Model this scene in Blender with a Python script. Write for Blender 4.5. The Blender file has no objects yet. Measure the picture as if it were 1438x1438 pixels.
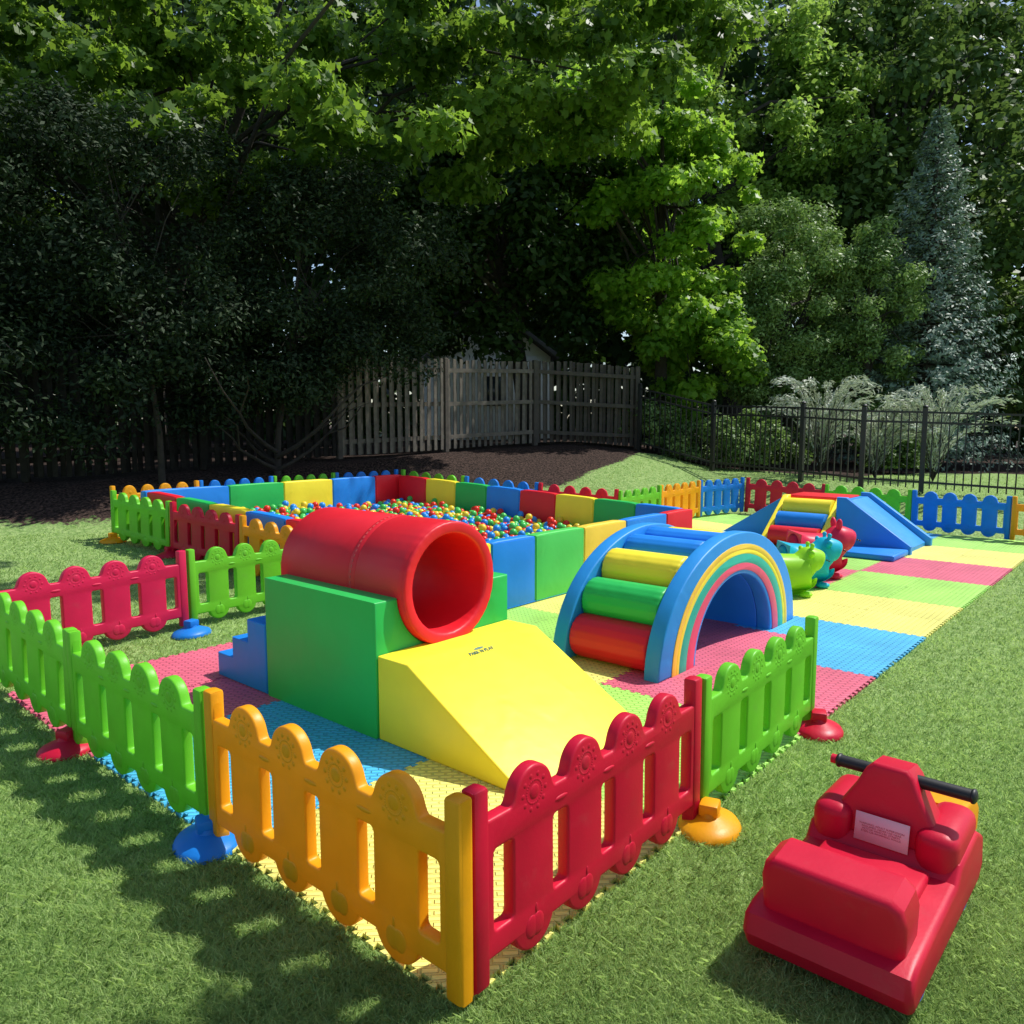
import bpy, bmesh, math, random
import numpy as np
from mathutils import Vector, Matrix, noise
random.seed(7); rng=np.random.default_rng(7)
C=bpy.context.scene.collection
H=1.6; A=math.radians(40.962); PITCH=math.radians(6.432)
SA,CA=math.sin(A),math.cos(A)
# world axes follow the play area; "view" distances: X across the lawn, Y deep into the garden
def vw(X,Y): return X*SA+Y*CA, -X*CA+Y*SA

# ---------------------------------------------------------------- terrain
ax=[-900,120,405,600,800,897,1000,1125,1295,1500,2600]
Yf=[10.5,11.1,13.2,15.2,18.0,17.6,16.4,14.6,13.2,12.6,12.0]
zf=[.75,.8,.95,1.02,1.16,1.02,.62,.54,.44,.40,.4]
bx=[-900,120,163,405,545,700,870,985,1045,1160,1285,1330,2600]
Yp=[8.5,9.3,9.3,10.9,12.5,11.6,10.8,12.7,13.5,12.9,11.8,10.6,9.5]
def terrain(u,v):
    u=np.asarray(u,float); v=np.asarray(v,float)
    X=u*SA-v*CA; Y=u*CA+v*SA
    Yc=np.maximum(Y,1.0)
    c=719+1100*X/Yc
    base=.042*np.clip(v-4.4,0,6)
    yf=np.interp(c,ax,Yf); zz=np.interp(c,ax,zf); yp=np.interp(c,bx,Yp)+.25
    w=np.clip((Y-yp)/(yf-yp),0,1); w=w*w*(3-2*w)
    return base*(1-w)+zz*w
def T(u,v): return float(terrain(u,v))
def Tv(X,Y): return T(*vw(X,Y))

# ---------------------------------------------------------------- materials
def new_mat(name):
    m=bpy.data.materials.new(name); m.use_nodes=True; nt=m.node_tree; nt.nodes.clear()
    return m,nt,nt.nodes,nt.links
def surf(name,col,rough=.4,bscale=6,bstr=.1,bdist=.01,trans=0,var=.08,vscale=3,spec=.5,coat=0,crease=0,dirt=0):
    m,nt,N,L=new_mat(name)
    o=N.new("ShaderNodeOutputMaterial"); p=N.new("ShaderNodeBsdfPrincipled")
    tc=N.new("ShaderNodeTexCoord"); n=N.new("ShaderNodeTexNoise"); n.inputs["Scale"].default_value=vscale; n.inputs["Detail"].default_value=6
    L.new(tc.outputs["Object"],n.inputs["Vector"])
    r=N.new("ShaderNodeMapRange"); r.inputs[1].default_value=.3; r.inputs[2].default_value=.7; r.inputs[3].default_value=1-var; r.inputs[4].default_value=1+var
    L.new(n.outputs[0],r.inputs[0])
    x=N.new("ShaderNodeVectorMath"); x.operation='SCALE'; x.inputs[0].default_value=col[:3]; L.new(r.outputs[0],x.inputs[3])
    colout=x.outputs[0]
    if dirt:
        nd=N.new("ShaderNodeTexNoise"); nd.inputs["Scale"].default_value=11; nd.inputs["Detail"].default_value=9; nd.inputs["Roughness"].default_value=.7; L.new(tc.outputs["Object"],nd.inputs["Vector"])
        dr=N.new("ShaderNodeMapRange"); dr.inputs[1].default_value=.56; dr.inputs[2].default_value=.78; dr.inputs[3].default_value=0; dr.inputs[4].default_value=dirt; L.new(nd.outputs[0],dr.inputs[0])
        md=N.new("ShaderNodeMix"); md.data_type='RGBA'; L.new(dr.outputs[0],md.inputs["Factor"]); L.new(colout,md.inputs["A"]); md.inputs["B"].default_value=(.30,.26,.20,1); colout=md.outputs["Result"]
    L.new(colout,p.inputs["Base Color"])
    n2=N.new("ShaderNodeTexNoise"); n2.inputs["Scale"].default_value=bscale; n2.inputs["Detail"].default_value=5; L.new(tc.outputs["Object"],n2.inputs["Vector"])
    b=N.new("ShaderNodeBump"); b.inputs["Strength"].default_value=bstr; b.inputs["Distance"].default_value=bdist; L.new(n2.outputs[0],b.inputs["Height"]); last=b
    if crease:
        mu=N.new("ShaderNodeTexNoise"); mu.noise_type='RIDGED_MULTIFRACTAL'; mu.inputs["Scale"].default_value=5.5; mu.inputs["Detail"].default_value=2.5; mu.inputs["Distortion"].default_value=.8
        L.new(tc.outputs["Object"],mu.inputs["Vector"]); b2=N.new("ShaderNodeBump"); b2.inputs["Strength"].default_value=crease; b2.inputs["Distance"].default_value=.008; L.new(mu.outputs[0],b2.inputs["Height"]); L.new(b.outputs[0],b2.inputs["Normal"]); last=b2
    L.new(last.outputs[0],p.inputs["Normal"])
    rr=N.new("ShaderNodeMapRange"); rr.inputs[3].default_value=rough*.8; rr.inputs[4].default_value=rough*1.25; L.new(n.outputs[0],rr.inputs[0]); L.new(rr.outputs[0],p.inputs["Roughness"])
    p.inputs["Specular IOR Level"].default_value=spec; p.inputs["Coat Weight"].default_value=coat
    if trans:
        t=N.new("ShaderNodeBsdfTranslucent"); L.new(x.outputs[0],t.inputs[0]); mx=N.new("ShaderNodeMixShader"); mx.inputs[0].default_value=trans
        L.new(p.outputs[0],mx.inputs[1]); L.new(t.outputs[0],mx.inputs[2]); L.new(mx.outputs[0],o.inputs[0])
    else: L.new(p.outputs[0],o.inputs[0])
    return m
PL=dict(red=(.72,.008,.045),green=(.19,.68,.03),yellow=(.98,.44,.008),blue=(.012,.25,.82),pink=(.80,.02,.10))
plastic={k:surf("plastic_"+k,c,.42,90,.25,.002,.24,.06,8,dirt=.12,spec=.4) for k,c in PL.items()}
VN=dict(red=(.76,.012,.025),green=(.02,.48,.09),yellow=(.97,.80,.04),blue=(.012,.24,.78),orange=(.94,.62,.06),lime=(.08,.58,.10),navy=(.012,.10,.45),pink=(.80,.08,.16),teal=(.02,.46,.32),sky=(.02,.28,.72))
vinyl={k:surf("vinyl_"+k,c,.45,3.0,.32,.02,0,.05,4,crease=.42,spec=.4) for k,c in VN.items()}
FM=dict(pink=(.84,.15,.24),green=(.43,.84,.14),yellow=(.98,.92,.22),blue=(.08,.53,.90))
def foam(name,col):
    m,nt,N,L=new_mat(name)
    o=N.new("ShaderNodeOutputMaterial"); p=N.new("ShaderNodeBsdfPrincipled"); tc=N.new("ShaderNodeTexCoord")
    vo=N.new("ShaderNodeTexBrick"); vo.inputs["Scale"].default_value=1; vo.inputs["Brick Width"].default_value=.060; vo.inputs["Row Height"].default_value=.030; vo.inputs["Mortar Size"].default_value=.0075; vo.inputs["Mortar Smooth"].default_value=.6
    mp=N.new("ShaderNodeMapping"); mp.inputs["Rotation"].default_value=(0,0,math.radians(45)); L.new(tc.outputs["Object"],mp.inputs[0]); L.new(mp.outputs[0],vo.inputs["Vector"])
    b=N.new("ShaderNodeBump"); b.inputs["Strength"].default_value=1.0; b.inputs["Distance"].default_value=.006; b.invert=True; L.new(vo.outputs["Fac"],b.inputs["Height"]); L.new(b.outputs[0],p.inputs["Normal"])
    n=N.new("ShaderNodeTexNoise"); n.inputs["Scale"].default_value=2.5; n.inputs["Detail"].default_value=8
    g=N.new("ShaderNodeNewGeometry"); L.new(g.outputs["Position"],n.inputs["Vector"])
    r=N.new("ShaderNodeMapRange"); r.inputs[1].default_value=.3; r.inputs[2].default_value=.7; r.inputs[3].default_value=.86; r.inputs[4].default_value=1.08; L.new(n.outputs[0],r.inputs[0])
    mm=N.new("ShaderNodeMath"); mm.operation='MULTIPLY_ADD'; L.new(vo.outputs["Fac"],mm.inputs[0]); mm.inputs[1].default_value=-.26; L.new(r.outputs[0],mm.inputs[2])
    oi=N.new("ShaderNodeObjectInfo"); ov=N.new("ShaderNodeMapRange"); ov.inputs[3].default_value=.92; ov.inputs[4].default_value=1.06; L.new(oi.outputs["Random"],ov.inputs[0])
    m3=N.new("ShaderNodeMath"); m3.operation='MULTIPLY'; L.new(mm.outputs[0],m3.inputs[0]); L.new(ov.outputs[0],m3.inputs[1])
    x=N.new("ShaderNodeVectorMath"); x.operation='SCALE'; x.inputs[0].default_value=col; L.new(m3.outputs[0],x.inputs[3]); L.new(x.outputs[0],p.inputs["Base Color"])
    p.inputs["Roughness"].default_value=.58; L.new(p.outputs[0],o.inputs[0]); return m
foamm={k:foam("foam_"+k,c) for k,c in FM.items()}
def leafmat(name,dark,light,tr,tmix=.4,rough=.5):
    m,nt,N,L=new_mat(name)
    o=N.new("ShaderNodeOutputMaterial"); p=N.new("ShaderNodeBsdfPrincipled"); t=N.new("ShaderNodeBsdfTranslucent")
    a=N.new("ShaderNodeAttribute"); a.attribute_name="rnd"
    mx=N.new("ShaderNodeMix"); mx.data_type='RGBA'; mx.inputs["A"].default_value=(*dark,1); mx.inputs["B"].default_value=(*light,1); L.new(a.outputs["Fac"],mx.inputs["Factor"])
    L.new(mx.outputs["Result"],p.inputs["Base Color"]); p.inputs["Roughness"].default_value=rough; p.inputs["Specular IOR Level"].default_value=.25
    m2=N.new("ShaderNodeMix"); m2.data_type='RGBA'; m2.inputs["A"].default_value=(*[c*.6 for c in tr],1); m2.inputs["B"].default_value=(*tr,1); L.new(a.outputs["Fac"],m2.inputs["Factor"]); L.new(m2.outputs["Result"],t.inputs[0])
    s=N.new("ShaderNodeMixShader"); s.inputs[0].default_value=tmix; L.new(p.outputs[0],s.inputs[1]); L.new(t.outputs[0],s.inputs[2]); L.new(s.outputs[0],o.inputs[0]); return m
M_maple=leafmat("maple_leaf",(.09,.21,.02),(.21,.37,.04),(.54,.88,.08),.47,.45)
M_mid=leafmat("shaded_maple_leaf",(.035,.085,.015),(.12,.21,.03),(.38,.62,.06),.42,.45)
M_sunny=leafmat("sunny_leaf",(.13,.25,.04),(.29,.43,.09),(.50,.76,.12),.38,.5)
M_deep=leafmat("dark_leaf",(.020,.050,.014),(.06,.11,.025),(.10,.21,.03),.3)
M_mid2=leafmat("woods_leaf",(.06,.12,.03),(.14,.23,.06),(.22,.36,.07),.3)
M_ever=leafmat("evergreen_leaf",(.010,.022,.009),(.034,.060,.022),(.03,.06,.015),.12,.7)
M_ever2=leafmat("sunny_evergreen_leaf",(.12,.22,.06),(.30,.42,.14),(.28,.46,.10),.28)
M_spruce=leafmat("spruce_needle",(.12,.19,.14),(.30,.40,.32),(.15,.24,.14),.2)
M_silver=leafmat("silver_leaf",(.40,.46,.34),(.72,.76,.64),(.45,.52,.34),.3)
M_grass=leafmat("grass_blade",(.23,.40,.10),(.54,.68,.27),(.58,.80,.24),.42)
M_bark=surf("bark",(.035,.028,.022),.9,14,.9,.03,0,.4,6)
M_wood=surf("weathered_board",(.14,.118,.095),.85,30,.5,.004,0,.35,9)
M_woodd=surf("shade_toned_board",(.018,.016,.014),.95,30,.5,.004,0,.4,9,spec=.2)  # near-black colour paints tree shade onto the left fence sections
M_wood2=surf("weathered_post_shaded_board",(.075,.062,.05),.85,30,.5,.004,0,.3,9)  # post colour; on the far end boards it paints in shade
M_iron=surf("black_metal",(.010,.010,.011),.4,40,.1,.001)
M_black=surf("black_rubber",(.012,.012,.012),.5,60,.3,.001)
M_white=surf("white_siding",(.8,.8,.78),.6,10,.1,.002)
M_roof=surf("grey_shingle",(.10,.10,.10),.9,30,.5,.01)
M_glass=surf("dark_window",(.03,.04,.05),.1)
M_label=surf("label_paper",(.80,.50,.53),.4,10,.02,.001)
M_ink=surf("label_ink",(.40,.08,.09),.5)
M_logo=surf("logo_ink",(.03,.16,.10),.5)
M_eye=surf("eye_black",(.01,.01,.01),.2)

# ---------------------------------------------------------------- helpers
def obj(name,data,parent=None,mat=None,loc=(0,0,0),rot=None,**kw):
    o=bpy.data.objects.new(name,data); C.objects.link(o); o.location=loc
    if rot is not None: o.rotation_euler=rot
    if parent: o.parent=parent
    if mat is not None:
        if data.materials: 
            o.material_slots[0].link='OBJECT'; o.material_slots[0].material=mat
        else: data.materials.append(mat)
    for k,v in kw.items(): o[k]=v
    return o
def thing(name,label,category,loc=(0,0,0),rot=None,group=None):
    o=bpy.data.objects.new(name,None); C.objects.link(o); o.location=loc; o.empty_display_size=.1
    if rot is not None: o.rotation_euler=rot
    o["label"]=label; o["category"]=category
    if group: o["group"]=group
    return o
def tag(o,label,category,group=None):
    o["label"]=label; o["category"]=category
    if group: o["group"]=group
    return o
def smooth(me,ang=40):
    me.shade_smooth()
    me.set_sharp_from_angle(angle=math.radians(ang))
def bm_mesh(bm,name="m",ang=40):
    me=bpy.data.meshes.new(name); bm.to_mesh(me); bm.free(); smooth(me,ang); return me
def prism(outer,holes,depth,bevel,plane='uz',br=2):
    cu=bpy.data.curves.new("c",'CURVE'); cu.dimensions='2D'; cu.fill_mode='BOTH'
    cu.extrude=max(depth/2-bevel,.0005); cu.bevel_depth=bevel; cu.bevel_resolution=br; cu.offset=-bevel
    for pts in [outer]+list(holes):
        s=cu.splines.new('POLY'); s.points.add(len(pts)-1); s.use_cyclic_u=True
        for i,q in enumerate(pts): s.points[i].co=(q[0],q[1],0,1)
    o=bpy.data.objects.new("c",cu); C.objects.link(o)
    dg=bpy.context.evaluated_depsgraph_get(); me=bpy.data.meshes.new_from_object(o.evaluated_get(dg))
    bpy.data.objects.remove(o); bpy.data.curves.remove(cu)
    n=len(me.vertices); co=np.empty(n*3); me.vertices.foreach_get("co",co); co=co.reshape(-1,3)
    if plane=='uz': co=np.stack([co[:,0],-co[:,2],co[:,1]],1)
    elif plane=='vz': co=np.stack([co[:,2],co[:,0],co[:,1]],1)
    me.vertices.foreach_set("co",co.ravel()); me.materials.clear()
    bm=bmesh.new(); bm.from_mesh(me); bmesh.ops.remove_doubles(bm,verts=bm.verts,dist=.0002); bmesh.ops.recalc_face_normals(bm,faces=bm.faces); bm.to_mesh(me); bm.free()
    smooth(me,35); return me
def box_into(bm,cx,cy,cz,sx,sy,sz,bev=0,seg=2,rot=None):
    r=bmesh.ops.create_cube(bm,size=1); vs=r['verts']
    bmesh.ops.scale(bm,vec=(sx,sy,sz),verts=vs)
    if bev:
        es=list({e for v in vs for e in v.link_edges})
        rr=bmesh.ops.bevel(bm,geom=es,offset=bev,segments=seg,affect='EDGES',profile=.5)
        vs=list({v for f in rr['faces'] for v in f.verts}|{v for v in vs if v.is_valid})
    if rot is not None: bmesh.ops.rotate(bm,cent=(0,0,0),matrix=rot,verts=vs)
    bmesh.ops.translate(bm,vec=(cx,cy,cz),verts=vs)
    return vs
def rbox(sx,sy,sz,bev=.015,seg=3,center=(0,0,0)):
    bm=bmesh.new(); box_into(bm,*center,sx,sy,sz,bev,seg); return bm_mesh(bm,ang=50)
def pillow(sx,sy,sz,swell=.010,n=8):
    """padded box: faces swell a little towards their middle, edges stay soft"""
    bm=bmesh.new(); bmesh.ops.create_cube(bm,size=1)
    bmesh.ops.subdivide_edges(bm,edges=bm.edges[:],cuts=n,use_grid_fill=True)
    sd=random.uniform(0,50)
    for v in bm.verts:
        q=[c*2 for c in v.co]
        f=[(1-c**6) for c in q]; s=[sx,sy,sz]; out=[]
        for i in range(3):
            j,k=(i+1)%3,(i+2)%3
            w=(max(f[j],0)*max(f[k],0))
            out.append(q[i]*s[i]/2+ (swell*w*(1 if q[i]>0 else -1) if abs(q[i])>.999 else 0))
        m=sum(1 for i in range(3) if abs(q[i])>.999)
        if m>=2:
            for i in range(3):
                if abs(q[i])>.999: out[i]-= .005*(1 if q[i]>0 else -1)
        nz=noise.noise(Vector((out[0]*7+sd,out[1]*7,out[2]*7)))*.003
        v.co=Vector(out)+Vector((nz,nz,nz*.5))
    bmesh.ops.bevel(bm,geom=[ed for ed in bm.edges if len(ed.link_faces)==2 and ed.calc_face_angle(0)>.8],offset=.007,segments=2,affect='EDGES')
    return bm_mesh(bm,ang=75)
def ell_into(bm,c,r,seg=20,rings=12,rot=None):
    q=bmesh.ops.create_uvsphere(bm,u_segments=seg,v_segments=rings,radius=1); vs=q['verts']
    bmesh.ops.scale(bm,vec=r,verts=vs)
    if rot is not None: bmesh.ops.rotate(bm,cent=(0,0,0),matrix=rot,verts=vs)
    bmesh.ops.translate(bm,vec=c,verts=vs)
def cyl_into(bm,p0,p1,r0,r1,seg=16):
    p0=Vector(p0);p1=Vector(p1);d=p1-p0
    q=bmesh.ops.create_cone(bm,cap_ends=True,segments=seg,radius1=r0,radius2=r1,depth=d.length)
    m=Matrix.Translation((p0+p1)/2)@d.to_track_quat('Z','Y').to_matrix().to_4x4()
    bmesh.ops.transform(bm,matrix=m,verts=q['verts'])
def poly_mesh(name,V,k,mats,rnd):
    n=len(V)//k; me=bpy.data.meshes.new(name)
    me.vertices.add(len(V)); me.vertices.foreach_set("co",np.asarray(V,np.float32).ravel())
    me.loops.add(n*k); me.loops.foreach_set("vertex_index",np.arange(n*k,dtype=np.int32))
    me.polygons.add(n); me.polygons.foreach_set("loop_start",np.arange(0,n*k,k,dtype=np.int32)); 
    me.update(calc_edges=True)
    a=me.attributes.new("rnd",'FLOAT','FACE'); a.data.foreach_set("value",np.asarray(rnd,np.float32))
    me.materials.append(mats); return me
DIAMOND=np.array([(0,-.5),(.34,0),(0,.5),(-.34,0)])
MAPLE=np.array([(0,-.45),(.5,-.22),(.28,.0),(.46,.22),(.16,.18),(0,.55),(-.16,.18),(-.46,.22),(-.28,.0),(-.5,-.22)])
NEEDLE=np.array([(0,-.5),(.13,0),(0,.5),(-.13,0)])
def norm(a): return a/np.maximum(np.linalg.norm(a,axis=1,keepdims=True),1e-6)
def leaves(P,N,size,shape,mat,name="leaves",jit=1.0,rndbase=None,axis=None):
    n=len(P); nn=norm(N+rng.normal(0,.55*jit,(n,3)))
    if axis is None:
        t=norm(np.cross(nn,rng.normal(0,1,(n,3)))); b=np.cross(nn,t)
    else:
        b=norm(axis+rng.normal(0,.35,(n,3))); t=norm(np.cross(b,nn)); nn=np.cross(t,b)
    s=size*rng.uniform(.65,1.25,n)
    V=P[:,None,:]+s[:,None,None]*(shape[None,:,0,None]*t[:,None,:]+shape[None,:,1,None]*b[:,None,:]) + (s[:,None]*.35*np.abs(shape[None,:,0]))[:,:,None]*nn[:,None,:]
    r=rng.uniform(0,1,n) if rndbase is None else np.clip(rndbase+rng.normal(0,.22,n),0,1)
    return poly_mesh(name,V.reshape(-1,3),len(shape),mat,r)
def tube(bm,pts,rad,seg=8):
    rings=[]
    for i,(p,r) in enumerate(zip(pts,rad)):
        p=Vector(p); d=(Vector(pts[min(i+1,len(pts)-1)])-Vector(pts[max(i-1,0)])).normalized()
        a=d.cross(Vector((.31,.95,.05))).normalized(); b=d.cross(a)
        rings.append([bm.verts.new(p+(a*math.cos(t)+b*math.sin(t))*r*(1+.12*math.sin(3*t+i))) for t in [2*math.pi*j/seg for j in range(seg)]])
    for i in range(len(rings)-1):
        for j in range(seg):
            bm.faces.new((rings[i][j],rings[i][(j+1)%seg],rings[i+1][(j+1)%seg],rings[i+1][j]))
def tree(name,X,Y,lobes,label,category,nclump,clr,nleaf,lsize,shape,mat,trunk_r=.18,stem=True,lean=(0,0),top=None,flat=.75,low=0,tc=None):
    """lobes: list of (cx,cy,cz,rx,ry,rz) in garden axes (X across,Y deep,z height), absolute."""
    u,v=vw(X,Y); z0=Tv(X,Y); root=thing(name,label,category,(u,v,z0))
    vol=np.array([l[3]*l[4]*l[5] for l in lobes])**.8; vol=vol/vol.sum()
    cl=[]
    for l,f in zip(lobes,vol):
        n=max(3,int(nclump*f)); d=norm(rng.normal(0,1,(n,3))); r=rng.uniform(.25,1,n)**.45
        cl.append(np.array(l[:3])+d*r[:,None]*np.array(l[3:]))
    cl=np.concatenate(cl)
    rad=clr*rng.uniform(.55,1.35,len(cl))
    w=rad**2; w/=w.sum(); idx=rng.choice(len(cl),nleaf,p=w)
    d=norm(rng.normal(0,1,(nleaf,3))); rr=rng.uniform(0,1,nleaf)**.5*rng.uniform(.7,1.15,nleaf)
    P=cl[idx]+d*(rr*rad[idx])[:,None]*np.array([1,1,flat])
    keep=P[:,2]>z0+.15; P=P[keep]; d=d[keep]; idx=idx[keep]
    Nn=d*.7+np.array([0,0,.7])
    def towor(Q): return np.stack([Q[:,0]*SA+Q[:,1]*CA-u,-Q[:,0]*CA+Q[:,1]*SA-v,Q[:,2]-z0],1)
    def rotv(Q): return np.stack([Q[:,0]*SA+Q[:,1]*CA,-Q[:,0]*CA+Q[:,1]*SA,Q[:,2]],1)
    rb=rng.uniform(.15,.85,len(cl))[idx]
    obj("crown",leaves(towor(P),rotv(Nn),lsize,shape,mat,"crown",rndbase=rb),root)
    if stem:
        bm=bmesh.new()
        c=np.mean([l[:3] for l in lobes],0) if tc is None else np.array(tc); ztop=(max(l[2]+l[5]*.5 for l in lobes) if top is None else top)
        cw=towor(np.array([[c[0],c[1],ztop]]))[0]; mid=np.array([cw[0]*.25+lean[0],cw[1]*.25+lean[1],cw[2]*.45])
        pts=[(0,0,-.15),(lean[0]*.3,lean[1]*.3,cw[2]*.15),tuple(mid),tuple(cw)]
        tube(bm,pts,[trunk_r*1.35,trunk_r,trunk_r*.75,trunk_r*.15],10)
        cwl=towor(cl); pick=rng.choice(len(cl),min(len(cl),26),replace=False)
        for i in pick:
            e=Vector(cwl[i]); f=rng.uniform(.25,.8); s=Vector(mid)*(f/.45) if f<.45 else Vector(mid).lerp(Vector(cw),(f-.45)/.55)
            m=s.lerp(e,.5)+Vector((0,0,.12*(e-s).length)); tube(bm,[s,m,e],[trunk_r*.28,trunk_r*.18,trunk_r*.06],6)
        for k in range(low):   # bare low limbs spreading out from near the base
            a=2*math.pi*k/low+random.uniform(-.4,.4); L_=random.uniform(1.0,2.0); zb=random.uniform(.05,.35); pp=[Vector((0,0,zb))]
            for q in range(1,6):
                t=q/5; pp.append(Vector((math.cos(a)*L_*t+random.uniform(-.07,.07),math.sin(a)*L_*t+random.uniform(-.07,.07),zb+ (1.1*L_*t**1.25)*random.uniform(.55,.75))))
            tube(bm,pp,[trunk_r*.75*(1-.15*q) for q in range(6)],7)
            e=pp[3]; tube(bm,[e,e+Vector((math.cos(a+.9)*.4,math.sin(a+.9)*.4,.35)),e+Vector((math.cos(a+.7)*.8,math.sin(a+.7)*.8,.5))],[trunk_r*.3,trunk_r*.2,trunk_r*.08],5)
        obj("trunk",bm_mesh(bm,ang=60),root,M_bark)
    return root

# ---------------------------------------------------------------- ground
def mulch(U,V):
    X=U*SA-V*CA; Y=U*CA+V*SA; c=719+1100*X/np.maximum(Y,1)
    yb=np.interp(c,[-900,120,300,545,700,800,860,920,1000,1100,1200,1300,2600],[9.2,9.9,10.9,13.3,13.3,14.0,15.4,17.4,17.6,16.6,16.4,18.5,19.0])
    return np.clip((Y-yb)/.5+.5,0,1)*(Y>3)
def ground():
    n=190; s=np.linspace(-1,1,n); g=np.sign(s)*(np.abs(s)**2.4)*160
    gu=g+7; gv=g+6
    U,V=np.meshgrid(gu,gv,indexing='ij'); Z=terrain(U,V)
    me=bpy.data.meshes.new("ground"); me.vertices.add(n*n); me.vertices.foreach_set("co",np.stack([U,V,Z],2).astype(np.float32).ravel())
    i=np.arange(n-1)[:,None]*n+np.arange(n-1)[None,:]
    F=np.stack([i,i+n,i+n+1,i+1],2).reshape(-1)
    me.loops.add(len(F)); me.loops.foreach_set("vertex_index",F.astype(np.int32)); me.polygons.add(len(F)//4); me.polygons.foreach_set("loop_start",np.arange(0,len(F),4,dtype=np.int32)); me.update(calc_edges=True)
    a=me.attributes.new("mulch",'FLOAT','POINT'); a.data.foreach_set("value",mulch(U,V).astype(np.float32).ravel())
    m,nt,N,L=new_mat("lawn_soil")
    o=N.new("ShaderNodeOutputMaterial"); p=N.new("ShaderNodeBsdfPrincipled"); p.inputs["Roughness"].default_value=.95; p.inputs["Specular IOR Level"].default_value=.15
    gg=N.new("ShaderNodeNewGeometry")
    n1=N.new("ShaderNodeTexNoise"); n1.inputs["Scale"].default_value=14; n1.inputs["Detail"].default_value=10; L.new(gg.outputs["Position"],n1.inputs["Vector"])
    c1=N.new("ShaderNodeValToRGB"); c1.color_ramp.elements[0].position=.3; c1.color_ramp.elements[0].color=(.15,.27,.065,1); c1.color_ramp.elements[1].position=.7; c1.color_ramp.elements[1].color=(.34,.46,.17,1); L.new(n1.outputs[0],c1.inputs[0])
    n2=N.new("ShaderNodeTexNoise"); n2.inputs["Scale"].default_value=28; n2.inputs["Detail"].default_value=12; L.new(gg.outputs["Position"],n2.inputs["Vector"])
    c2=N.new("ShaderNodeValToRGB"); c2.color_ramp.elements[0].position=.38; c2.color_ramp.elements[0].color=(.013,.009,.007,1); c2.color_ramp.elements[1].position=.70; c2.color_ramp.elements[1].color=(.095,.06,.048,1); L.new(n2.outputs[0],c2.inputs[0])
    at=N.new("ShaderNodeAttribute"); at.attribute_name="mulch"
    ad=N.new("ShaderNodeMath"); ad.operation='MULTIPLY_ADD'; L.new(n1.outputs[0],ad.inputs[0]); ad.inputs[1].default_value=.8; 
    sb=N.new("ShaderNodeMath"); sb.operation='SUBTRACT'; L.new(at.outputs["Fac"],sb.inputs[0]); sb.inputs[1].default_value=.4; L.new(sb.outputs[0],ad.inputs[2])
    rr=N.new("ShaderNodeMapRange"); rr.inputs[1].default_value=.42; rr.inputs[2].default_value=.58; L.new(ad.outputs[0],rr.inputs[0])
    mx=N.new("ShaderNodeMix"); mx.data_type='RGBA'; L.new(rr.outputs[0],mx.inputs["Factor"]); L.new(c1.outputs[0],mx.inputs["A"]); L.new(c2.outputs[0],mx.inputs["B"]); L.new(mx.outputs["Result"],p.inputs["Base Color"])
    b=N.new("ShaderNodeBump"); b.inputs["Strength"].default_value=.9; b.inputs["Distance"].default_value=.04; L.new(n2.outputs[0],b.inputs["Height"]); L.new(b.outputs[0],p.inputs["Normal"]); L.new(p.outputs[0],o.inputs[0])
    me.shade_smooth()
    obj("ground",me,None,m,kind="structure")
ground()

# ---------------------------------------------------------------- foam tiles
TS=.615; O=1.42
def tooth_edge():
    pts=[]; n=9
    for i in range(n):
        a=TS*i/n; s=TS/n
        pts+= [(a+s*.30,0),(a+s*.22,.02),(a+s*.78,.02),(a+s*.70,0)]
    return pts
def tile_mesh():
    e=tooth_edge(); g=.0012
    P=[(0,0)]+[(x,-y) for x,y in e]+[(TS,0)]+[(TS-y,x) for x,y in e]+[(TS,TS)]+[(x,TS-y) for x,y in reversed(e)]+[(0,TS)]+[(-y,x) for x,y in reversed(e)]
    c=TS/2; P=[((x-c)*(1-2*g/TS),(y-c)*(1-2*g/TS)) for x,y in P]
    return prism(P,[],.015,.0012,plane='xy',br=1)
tm=tile_mesh(); tm.materials.append(foamm['pink'])
col_strip=['yellow','green','pink','blue','yellow','green','pink','yellow','green']
def tilecol(i,j):
    a,b=i//2,j//2
    if (i,j) in ((6,1),(6,2),(7,2)): return 'pink'
    if b==0: return col_strip[min(a,8)]
    if b==1:
        if a==0: return 'blue'
        if a==1: return 'yellow'
        if a==2: return 'yellow' if j==2 else 'green'
        return ['pink','green','yellow','blue','green'][a%5]
    if b==2:
        if a<=1: return 'pink'
        return ['green','blue','green','yellow','pink','blue'][a%6]
    return ['green','yellow','pink','yellow'][a%4]
for i in range(18):
    for j in range(8):
        u0=O+TS*(i+.5); v0=O+TS*(j+.5)
        if i<4 and j>5: continue
        if 4<=i<11 and j>4: continue
        tilt=math.atan(.042) if v0>4.5 else 0
        zz=T(u0,v0) if v0>4.5 else 0
        c=tilecol(i,j)
        o=obj("foam_floor_tile",tm,None,foamm[c],(u0,v0,zz+.0105),(tilt,0,0))
        tag(o,"%s interlocking foam floor tile with textured surface"%c,"foam tile","interlocking foam floor tiles")

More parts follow.
